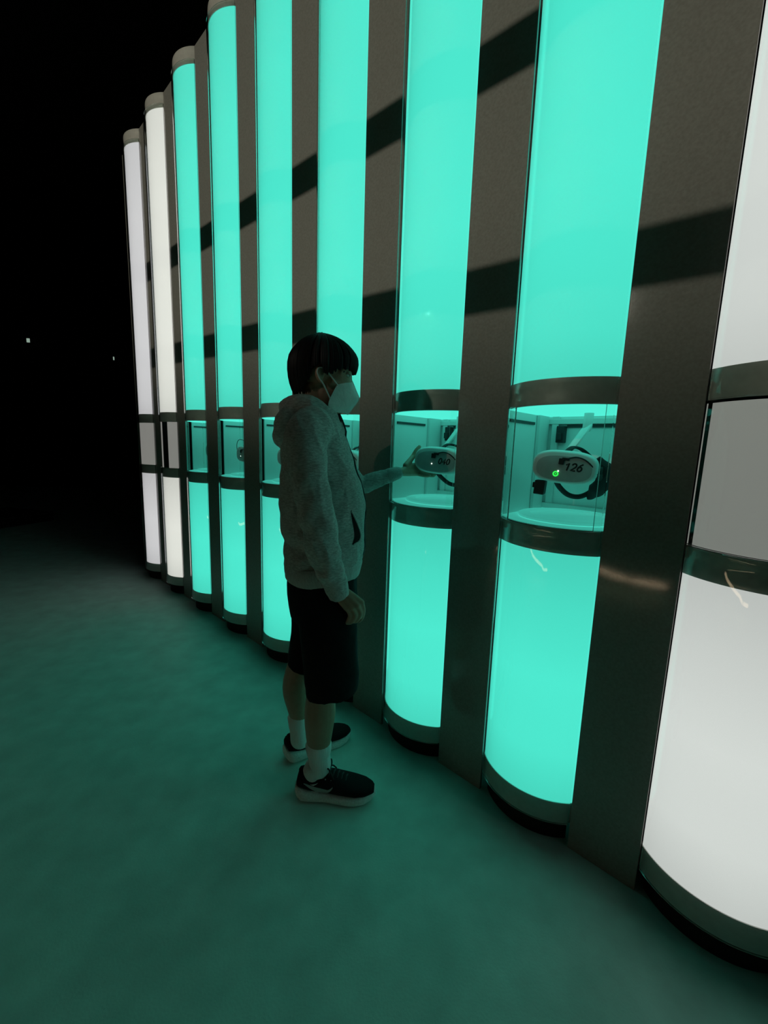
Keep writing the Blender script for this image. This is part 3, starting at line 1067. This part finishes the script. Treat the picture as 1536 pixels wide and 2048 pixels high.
# cowl closing on the chest under the chin
tube(bm, [S(640, 828, -0.062), S(668, 836, -0.020), S(668, 836, 0.020), S(640, 828, 0.062)], [0.020, 0.016, 0.016, 0.020], 14)
tube(bm, [S(673, 828), S(677, 845), S(682, 866)], [0.010, 0.014, 0.016], 14)
hood_me = remeshed(bm, 0.005, 5, 0.5)
# soft folds: drag lines on the sleeves and the slack waist
HN = [v.normal.copy() for v in hood_me.vertices]
HP = [v.co.copy() for v in hood_me.vertices]
for v, p, nrm in zip(hood_me.vertices, HP, HN):
    w = (p - HIP).dot(LD)
    amp = 0.0030
    a = noise.noise(V((p.x * 9, p.y * 9, p.z * 22)))
    b = noise.noise(V((p.x * 26 + p.z * 14, p.y * 22, p.z * 10 - p.x * 12)) + V((4.2, 1.3, 0)))
    if w < -0.12 and p.z < 1.2:
        a *= 1.5
    d = amp * a + 0.0032 * (1 - abs(b) * 2)
    if w < -0.13:                                # sleeve: drag folds across the elbow and pull lines from the armpit
        ax = (p - R_SH).dot((R_WR - R_SH).normalized())
        fr_ = (p - R_SH).dot(FD)
        d += 0.0030 * sin(ax * 62 + fr_ * 40 + 2.5 * noise.noise(p * 9)) * math.exp(-((ax - 0.20) / 0.13) ** 2)
        d += 0.0028 * sin(ax * 95 + fr_ * 30 + 2 * noise.noise(p * 12)) * math.exp(-((ax - 0.40) / 0.06) ** 2)
    else:                                        # trunk: slack folds that sag from the chest to the hem
        d += 0.0045 * noise.noise(V((w * 7 + p.z * 5, p.x * 7, p.z * 13)) + V((1.7, 8.1, 2.2)))
    # gathered just above the hem
    d += 0.003 * noise.noise(V((p.x * 30, p.y * 30, p.z * 8))) * math.exp(-((p.z - 0.86) / 0.05) ** 2) * 2
    v.co = p + nrm * d
hoodie = bpart_me('hoodie', hood_me, M['hoodie'])


def hoodie_child(name, bm, m, smooth=True):
    o = obj(name, bm, m, None, smooth)
    o.parent = hoodie
    return o


# ribbed hem and cuffs
bm = bmesh.new()
loft(bm, [sec(576, 711, 1152, 0.150, n=56, py1=1146), sec(571, 719, 1146, 0.157, n=56, py1=1138), sec(569.5, 724, 1128, 0.163, n=56, py1=1118), sec(572, 722, 1120, 0.158, n=56, py1=1108)])
hoodie_child('hem_rib', bm, M['rib'])
bm = bmesh.new()
tube(bm, [S(670, 1164, -0.174), S(674, 1177, -0.170), S(678.5, 1191, -0.167)], [0.0375, 0.0350, 0.0310], 24, cap=False)
tube(bm, [S(670, 1164, -0.174), S(674, 1177, -0.170), S(678.5, 1191, -0.167)], [0.032, 0.0300, 0.0260], 24, cap=False)
hoodie_child('cuff', bm, M['rib'])
bm = bmesh.new()
tube(bm, [L_EL.lerp(L_WR, 0.76), L_EL.lerp(L_WR, 0.86), L_EL.lerp(L_WR, 0.99)], [0.0275, 0.0260, 0.0235], 24)
hoodie_child('cuff', bm, M['rib'])
bm = bmesh.new()
tube(bm, [S(677, 827, -0.008), S(679.5, 836, -0.010), S(680.5, 846, -0.010)], [0.005, 0.006, 0.004], 8, flat=[(1, 0.5)] * 3)
hoodie_child('zip_pull', bm, M['black_rubber'])
bm = bmesh.new()
bmesh.ops.create_uvsphere(bm, u_segments=10, v_segments=8, radius=0.0045, matrix=Matrix.Translation(S(659.5, 831, -0.046)))
hoodie_child('eyelet', bm, M['metal'])

# --- shorts: two wide legs meeting at the seat
bm = bmesh.new()
loft(bm, [sec(576, 712, 1130, 0.142, n=40), sec(574, 713, 1160, 0.150, n=40), sec(578, 713, 1200, 0.150, n=40), sec(582, 710, 1225, 0.14, n=40)])
loft(bm, [sec(600, 712, 1150, 0.075, -0.075, n=36), sec(598, 712, 1200, 0.090, -0.080, n=36), sec(598, 714, 1250, 0.094, -0.082, n=36), sec(603, 717, 1310, 0.090, -0.082, n=36), sec(607, 718, 1350, 0.088, -0.080, n=36, py1=1338), sec(611, 715, 1386, 0.087, -0.080, n=36, py1=1370)])
loft(bm, [sec(578, 690, 1150, 0.075, 0.075, n=36), sec(582, 688, 1210, 0.086, 0.078, n=36), sec(583, 676, 1260, 0.086, 0.080, n=36), sec(577, 655, 1300, 0.084, 0.080, n=36), sec(575, 648, 1323, 0.083, 0.080, n=36, py1=1334)])
sh_me = remeshed(bm, 0.0055, 4, 0.5)
SN = [v.normal.copy() for v in sh_me.vertices]
SP = [v.co.copy() for v in sh_me.vertices]
for v, p, nrm in zip(sh_me.vertices, SP, SN):
    d = 0.004 * noise.noise(V((p.x * 16, p.y * 16, p.z * 5))) + 0.002 * noise.noise(p * 24)
    v.co = p + nrm * d
bpart_me('shorts', sh_me, M['shorts'])

# --- face mask with two ear loops
bm = bmesh.new()


def mask_row(edge, mid, bulge, n=16):
    """A row across the face: edge on his right, the middle line, edge on his left."""
    ex, ey, ew = edge
    out = []
    for i in range(2 * n + 1):
        s = (i - n) / n
        a = abs(s)
        px = mid[0] + (ex - mid[0]) * (a ** bulge)
        py = mid[1] + (ey - mid[1]) * a
        out.append(S(px, py, -ew * -s if False else ew * s))
    return out


rows = [
    ((677, 766, 0.054), (704.5, 763), 3.6),
    ((673, 772, 0.061), (707.5, 770), 3.2),
    ((667, 783, 0.065), (712.5, 783), 2.3),
    ((661.5, 794, 0.067), (717.5, 796), 1.9),
    ((658, 803, 0.066), (713, 806), 1.9),
    ((656.5, 811, 0.062), (706, 815), 2.1),
    ((657, 818, 0.054), (700, 824), 1.9),
    ((662, 824, 0.042), (695, 829), 2.2),
]
R_ = []
per = 5
ctl = [mask_row(*r) for r in rows]
nn_ = len(ctl[0])
cols = [catmull([c[i] for c in ctl], per) for i in range(nn_)]
nr = len(cols[0])
outer = [[bm.verts.new(cols[i][j]) for i in range(nn_)] for j in range(nr)]
inner = [[bm.verts.new(cols[i][j] + (S(652, 786) - cols[i][j]).normalized() * 0.003) for i in range(nn_)] for j in range(nr)]
for j in range(nr - 1):
    for i in range(nn_ - 1):
        bm.faces.new((outer[j][i], outer[j][i + 1], outer[j + 1][i + 1], outer[j + 1][i]))
        bm.faces.new((inner[j + 1][i], inner[j + 1][i + 1], inner[j][i + 1], inner[j][i]))
for i in range(nn_ - 1):
    bm.faces.new((outer[0][i + 1], outer[0][i], inner[0][i], inner[0][i + 1]))
    bm.faces.new((outer[-1][i], outer[-1][i + 1], inner[-1][i + 1], inner[-1][i]))
for j in range(nr - 1):
    bm.faces.new((outer[j][0], outer[j + 1][0], inner[j + 1][0], inner[j][0]))
    bm.faces.new((outer[j + 1][-1], outer[j][-1], inner[j][-1], inner[j + 1][-1]))
mask = bpart('face_mask', bm, M['mask'])
# the welded middle seam
bm = bmesh.new()
tube(bm, [cols[nn_ // 2][j] for j in range(nr)], 0.0018, 6)
o = obj('seam', bm, M['mask'], mask, True)
for s in (-1, 1):
    bm = bmesh.new()
    tube(bm, catmull([S(676, 771, 0.057 * s), S(668, 760, 0.070 * s), S(661, 751, 0.075 * s), S(648, 737, 0.080 * s), S(638, 735, 0.082 * s), S(634, 744, 0.084 * s), S(639, 757, 0.083 * s), S(645.5, 766, 0.078 * s), S(652, 779, 0.073 * s), S(660, 797, 0.068 * s)], 5), 0.0022, 6)
    obj('ear_loop', bm, M['elastic'], mask, True)

# --- socks and shoes
FEET = {-1: (V((-0.262, 1.292, 0)), V((-0.003, 1.283, 0))), 1: (V((-0.340, 1.447, 0)), V((-0.120, 1.600, 0)))}


def foot(s):
    heel, toe = FEET[s]
    d = (toe - heel)
    L = d.length
    f = d.normalized()
    l = V((-f.y, f.x, 0))                        # to the foot's left
    inner_side = 1 if s < 0 else -1              # inner side: left of the right foot

    def P(t, y, z):
        return heel + f * (t * L) + l * y + V((0, 0, z))
    # (t, half width, sole bottom, sole top, upper top, centre shift)
    ST = [(-0.035, 0.020, 0.022, 0.058, 0.062), (0.0, 0.031, 0.008, 0.055, 0.092), (0.05, 0.036, 0.002, 0.052, 0.093), (0.14, 0.038, 0.001, 0.047, 0.080), (0.22, 0.038, 0.001, 0.043, 0.077), (0.30, 0.037, 0.001, 0.039, 0.086), (0.38, 0.037, 0.002, 0.036, 0.097), (0.50, 0.041, 0.001, 0.034, 0.090), (0.64, 0.046, 0.000, 0.034, 0.075), (0.76, 0.047, 0.000, 0.034, 0.064), (0.88, 0.041, 0.003, 0.035, 0.056), (0.97, 0.027, 0.010, 0.037, 0.049), (1.02, 0.010, 0.018, 0.036, 0.040)]

    def interp(t, k):
        for a, b in zip(ST, ST[1:]):
            if a[0] <= t <= b[0]:
                q = (t - a[0]) / (b[0] - a[0])
                return a[k] + (b[k] - a[k]) * q
        return ST[-1][k] if t > 1 else ST[0][k]

    def side(t):                                  # toe bends to the inside
        return inner_side * 0.008 * max(0, t - 0.45)
    shoe = empty('shoe')
    shoe.parent = boy
    shoe.matrix_parent_inverse = Matrix.Translation(-boy.location)
    NT, n = 36, 28
    # sole
    bm = bmesh.new()
    rings = []
    for i in range(NT + 1):
        t = -0.035 + 1.055 * i / NT
        hw, z0, z1 = interp(t, 1), interp(t, 2), interp(t, 3)
        fl = 1.10 + 0.10 * math.exp(-((t - 0.05) / 0.12) ** 2)
        r = []
        for j in range(n):
            a = 2 * pi * j / n
            cx, sz = cos(a), sin(a)
            zz = (z0 + z1) / 2 + (z1 - z0) / 2 * math.copysign(abs(sz) ** 0.6, sz)
            ww = hw * fl * math.copysign(abs(cx) ** 0.5, cx)
            r.append(P(t, side(t) + ww, zz))
        rings.append(r)
    loft(bm, rings)
    obj('sole', bm, M['sole'], shoe, True)
    # upper, with an ankle opening
    bm = bmesh.new()
    rings = []
    for i in range(NT + 1):
        t = -0.01 + 1.012 * i / NT
        hw, z1, zt = interp(t, 1), interp(t, 3), interp(t, 4)
        r = []
        for j in range(n):
            a = 2 * pi * j / n
            cx, sz = cos(a), sin(a)
            zb = z1 - 0.008
            zz = zb + (zt - zb) * (0.5 + 0.5 * math.copysign(abs(sz) ** 0.75, sz))
            ww = hw * math.copysign(abs(cx) ** 0.75, cx) * (1.0 - 0.28 * max(0, sz) ** 2)
            r.append(P(t, side(t) + ww, zz))
        rings.append(r)
    loft(bm, rings)
    # padded collar
    ring_pts = []
    for i in range(25):
        a = 2 * pi * i / 24
        ring_pts.append(P(0.19 + 0.165 * cos(a), 0.030 * sin(a), 0.074 + (0.024 if cos(a) > 0 else 0.022) * cos(a) ** 2))
    tube(bm, ring_pts, 0.0075, 8, cap=False)
    tube(bm, [P(0.36, 0, 0.088), P(0.345, 0, 0.110), P(0.335, 0, 0.122)], [0.020, 0.018, 0.012], 10, flat=[(1, 0.35)] * 3, ref=tuple(l))
    obj('upper', bm, M['shoe'], shoe, True)
    # curved tick on each side
    for sd in (-1, 1):
        bm = bmesh.new()
        up_, lo_ = [], []
        m = 22
        for i in range(m + 1):
            q = i / m
            # from the thin tail near the heel to the hook at the front
            t = 0.09 + 0.38 * q
            zc = 0.073 - 0.024 * sin(min(q / 0.80, 1) * pi / 2) + (0.018 * ((q - 0.80) / 0.20) ** 1.5 if q > 0.80 else 0)
            th = 0.0010 + 0.0075 * sin(q ** 1.3 * pi) + (0.001 if q > 0.9 else 0)
            for z, lst in ((zc + th, up_), (zc - th, lo_)):
                hw, z1, zt = interp(t, 1), interp(t, 3), interp(t, 4)
                zb = z1 - 0.008
                k = max(-0.99, min(0.99, (z - zb) / (zt - zb) * 2 - 1))
                sz = math.copysign(abs(k) ** (1 / 0.75), k)
                cx = sqrt(max(0, 1 - sz * sz))
                ww = hw * cx ** 0.75 * (1 - 0.28 * max(0, sz) ** 2)
                lst.append(P(t, side(t) + sd * (ww + 0.0016), z))
        nrm = l * sd * 0.0014
        A = [bm.verts.new(p) for p in up_]
        B = [bm.verts.new(p) for p in lo_]
        A2 = [bm.verts.new(p - nrm) for p in up_]
        B2 = [bm.verts.new(p - nrm) for p in lo_]
        for i in range(m):
            bm.faces.new((A[i], A[i + 1], B[i + 1], B[i]))
            bm.faces.new((B2[i], B2[i + 1], A2[i + 1], A2[i]))
            bm.faces.new((A2[i], A2[i + 1], A[i + 1], A[i]))
            bm.faces.new((B[i], B[i + 1], B2[i + 1], B2[i]))
        obj('tick_mark', bm, M['swoosh'], shoe, True)
    # laces: crossings and a bow
    bm = bmesh.new()
    for i in range(5):
        t = 0.40 + 0.055 * i
        z = interp(t, 4)
        tube(bm, catmull([P(t, -0.019, z - 0.007), P(t + 0.012, 0, z + 0.002), P(t + 0.02, 0.019, z - 0.007)], 3), 0.0028, 6)
    z = interp(0.38, 4)
    for sd in (-1, 1):
        tube(bm, catmull([P(0.38, 0, z + 0.004), P(0.37, 0.014 * sd, z + 0.020), P(0.41, 0.024 * sd, z + 0.024), P(0.42, 0.016 * sd, z + 0.008), P(0.39, 0.0, z + 0.005)], 4), 0.0026, 6)
        tube(bm, catmull([P(0.38, 0, z + 0.004), P(0.43, 0.018 * sd, z + 0.006), P(0.48, 0.028 * sd, z - 0.012)], 4), 0.0024, 6)
    obj('lace', bm, M['black_rubber'], shoe, True)
    if s < 0:
        bm = bmesh.new()
        for t, y in ((0.37, -0.026), (0.44, -0.027)):
            bmesh.ops.create_uvsphere(bm, u_segments=8, v_segments=6, radius=0.0032, matrix=Matrix.Translation(P(t, y, interp(t, 4) - 0.012)))
        obj('lace_eyelet', bm, M['swoosh'], shoe, True)
    # sock
    bm = bmesh.new()
    if s < 0:
        pts = [P(0.24, 0, 0.040), P(0.19, 0, 0.095), S(639, 1532, -0.075), S(638, 1510, -0.075), S(637, 1488, -0.075)]
        rad = [0.034, 0.036, 0.0385, 0.0375, 0.0425]
    else:
        pts = [P(0.24, 0, 0.040), P(0.19, 0, 0.095), S(600, 1478, 0.075), S(598, 1455, 0.075), S(596, 1432, 0.075)]
        rad = [0.034, 0.035, 0.0350, 0.0340, 0.0370]
    q = catmull(pts, 5)
    tube(bm, q, lerp_list(rad, 5), 24)
    sk = bpart('sock', bm, M['sock'])
    # cuff stripe of denser knit
    bm = bmesh.new()
    a, b = pts[-2], pts[-1]
    tube(bm, [a.lerp(b, 0.2), a.lerp(b, 0.6), a.lerp(b, 1.02)], [rad[-2] + 0.0025, rad[-1] + 0.0005, rad[-1] + 0.0015], 24)
    obj('sock_cuff', bm, M['sock'], sk, True)


foot(-1)
foot(1)

# near-side pocket, found on the cloth: a black patch for the shade inside
from mathutils.bvhtree import BVHTree
bvh = BVHTree.FromPolygons([v.co.copy() for v in hood_me.vertices], [tuple(p.vertices) for p in hood_me.polygons])


def on_hoodie(px, py, lift=0.0015):
    d = (RX * (px - 768) + RY * (py - 1024) + RZ * F_PX).normalized()
    h = bvh.ray_cast(CAM_O, d)
    if h[0] is None:
        h = bvh.find_nearest(S(px, py, -0.1))
    return h[0] + h[1] * lift, h[1]


bm = bmesh.new()
slit = [(701.5, 1022, 0.4), (705.5, 1034, 2.2), (709.5, 1048, 4.0), (713, 1062, 5.2), (714, 1074, 5.6), (711, 1083, 5.0), (705, 1089, 1.5)]
A, B, C_ = [], [], []
for (x, y, hw), nx in zip(slit, slit[1:] + [None]):
    pa, na = on_hoodie(x - hw, y)
    pb, nb = on_hoodie(x + hw, y)
    pc = (pa + pb) / 2 + na * 0.0012
    A.append(pa), B.append(pb), C_.append(pc)
A, B, C_ = catmull(A, 4), catmull(B, 4), catmull(C_, 4)
rows_ = [[bm.verts.new(p) for p in q] for q in (A, C_, B)]
for r0, r1 in zip(rows_, rows_[1:]):
    for i in range(len(A) - 1):
        bm.faces.new((r0[i], r0[i + 1], r1[i + 1], r1[i]))
hoodie_child('pocket_shade', bm, M['shorts'])
bm = bmesh.new()
edge = [on_hoodie(x + hw + 0.8, y, 0.001)[0] for x, y, hw in slit]
tube(bm, catmull(edge, 4), 0.0034, 8)
hoodie_child('pocket_welt', bm, M['rib'])

# zip down the front, lying on the cloth
pts = []
for i in range(31):
    z = S(674.5, 830).z + (S(716, 1143).z - S(674.5, 830).z) * i / 30
    h = bvh.ray_cast(HIP + FD * 0.5 - LD * 0.004 + V((0, 0, z)), -FD)
    if h[0] is not None:
        pts.append(h[0] + FD * 0.0016)
bm = bmesh.new()
tube(bm, pts, 0.0036, 8)
hoodie_child('zip', bm, M['black_rubber'])

# ------------------------------------------------------------------ small lamps far off in the dark, and the hall's rigging
for (dx, dy, dz, sx, sz, lab) in ((-0.6342, 0.7732, 0.1639, 0.060, 0.085, 'tiny pale lamp glowing alone in the dark at the far left'), (-0.5319, 0.8468, 0.1514, 0.018, 0.07, 'faint sliver of light in the dark beside the last white column')):
    tt = 9.86 / dy
    p = CAM_O + V((dx, dy, dz)) * tt
    if p.x < -9.4:
        tt = -9.46 / dx
        p = CAM_O + V((dx, dy, dz)) * tt
    t = empty('wall_lamp', p, 0)
    tag(t, lab, 'lamp')
    bm = bmesh.new()
    box(bm, -sx / 2, sx / 2, -0.02, 0.0, -sz / 2, sz / 2, 0.003)
    obj('lens', bm, M['tiny_lamp'], t)
    bm = bmesh.new()
    box(bm, -sx / 2 - 0.01, sx / 2 + 0.01, 0.0, 0.03, -sz / 2 - 0.01, sz / 2 + 0.01, 0.003)
    obj('housing', bm, M['black'], t)

# two steel pipes of the lighting rig, hung from the ceiling in front of the spotlight
for z_sh, lab in ((2.365, 'upper black steel rigging pipe hung from the ceiling behind the camera'), (1.735, 'lower black steel rigging pipe hung from the ceiling behind the camera')):
    n_b = -1.5
    fr = (n_b + 4.6) / (1.2286 + 4.6)
    ends = []
    for us in (-0.6, 4.0):
        zs = z_sh + 0.045 * (us - 1.6)
        sp = row(us, 1.2286, zs)
        ends.append(SPOT + (sp - SPOT) * fr)
    t = empty('rigging_pipe', (ends[0] + ends[1]) / 2)
    tag(t, lab, 'pipe')
    bm = bmesh.new()
    tube(bm, [ends[0] - t.location, ends[1] - t.location], 0.036, 24)
    obj('tube', bm, M['pipe'], t, True)
    for e in (0.08, 0.92):
        q = ends[0].lerp(ends[1], e)
        bm = bmesh.new()
        off = MD * (-0.06)
        tube(bm, [q + off - t.location, V((q.x + off.x, q.y + off.y, 5.2)) - t.location], 0.008, 8)
        box(bm, -0.05, 0.05, -0.02, 0.02, -0.02, 0.02, mtx=Matrix.Translation(q + off * 0.5 - t.location))
        obj('hanger_rod', bm, M['pipe'], t, True)

# a warm strip light along a low step behind the camera: the glossy panels mirror it
stripA, stripB = None, None


def mirrored(px, py, t):
    d = (RX * (px - 768) + RY * (py - 1024) + RZ * F_PX).normalized()
    tn = 1.2286 / d.dot(MD)
    p = CAM_O + d * tn
    r = d - MD * (2 * d.dot(MD))
    return p + r * t


for (x0, y0, x1, y1, lab) in ((1005, 1098, 1194, 1139, 'warm strip light segment low behind the camera, longest one'), (1200, 1140, 1250, 1158, 'warm strip light segment low behind the camera, left one'), (1262, 1160, 1330, 1173, 'warm strip light segment low behind the camera, right one'), (968, 1086, 1000, 1096, 'warm strip light segment low behind the camera, farthest one')):
    tA = 3.0
    a = mirrored(x0, y0, tA)
    b = mirrored(x1, y1, tA)
    t = empty('strip_light', (a + b) / 2)
    tag(t, lab, 'light')
    bm = bmesh.new()
    tube(bm, [a - t.location, b - t.location], 0.016, 10)
    obj('tube_lamp', bm, M['strip_light'], t, True)
    for e in (0.15, 0.85):
        bm = bmesh.new()
        q = a.lerp(b, e)
        tube(bm, [q - t.location - V((0, 0, 0.01)), V((q.x, q.y, 0.0)) - t.location], 0.006, 8)
        obj('stand', bm, M['pipe'], t, True)
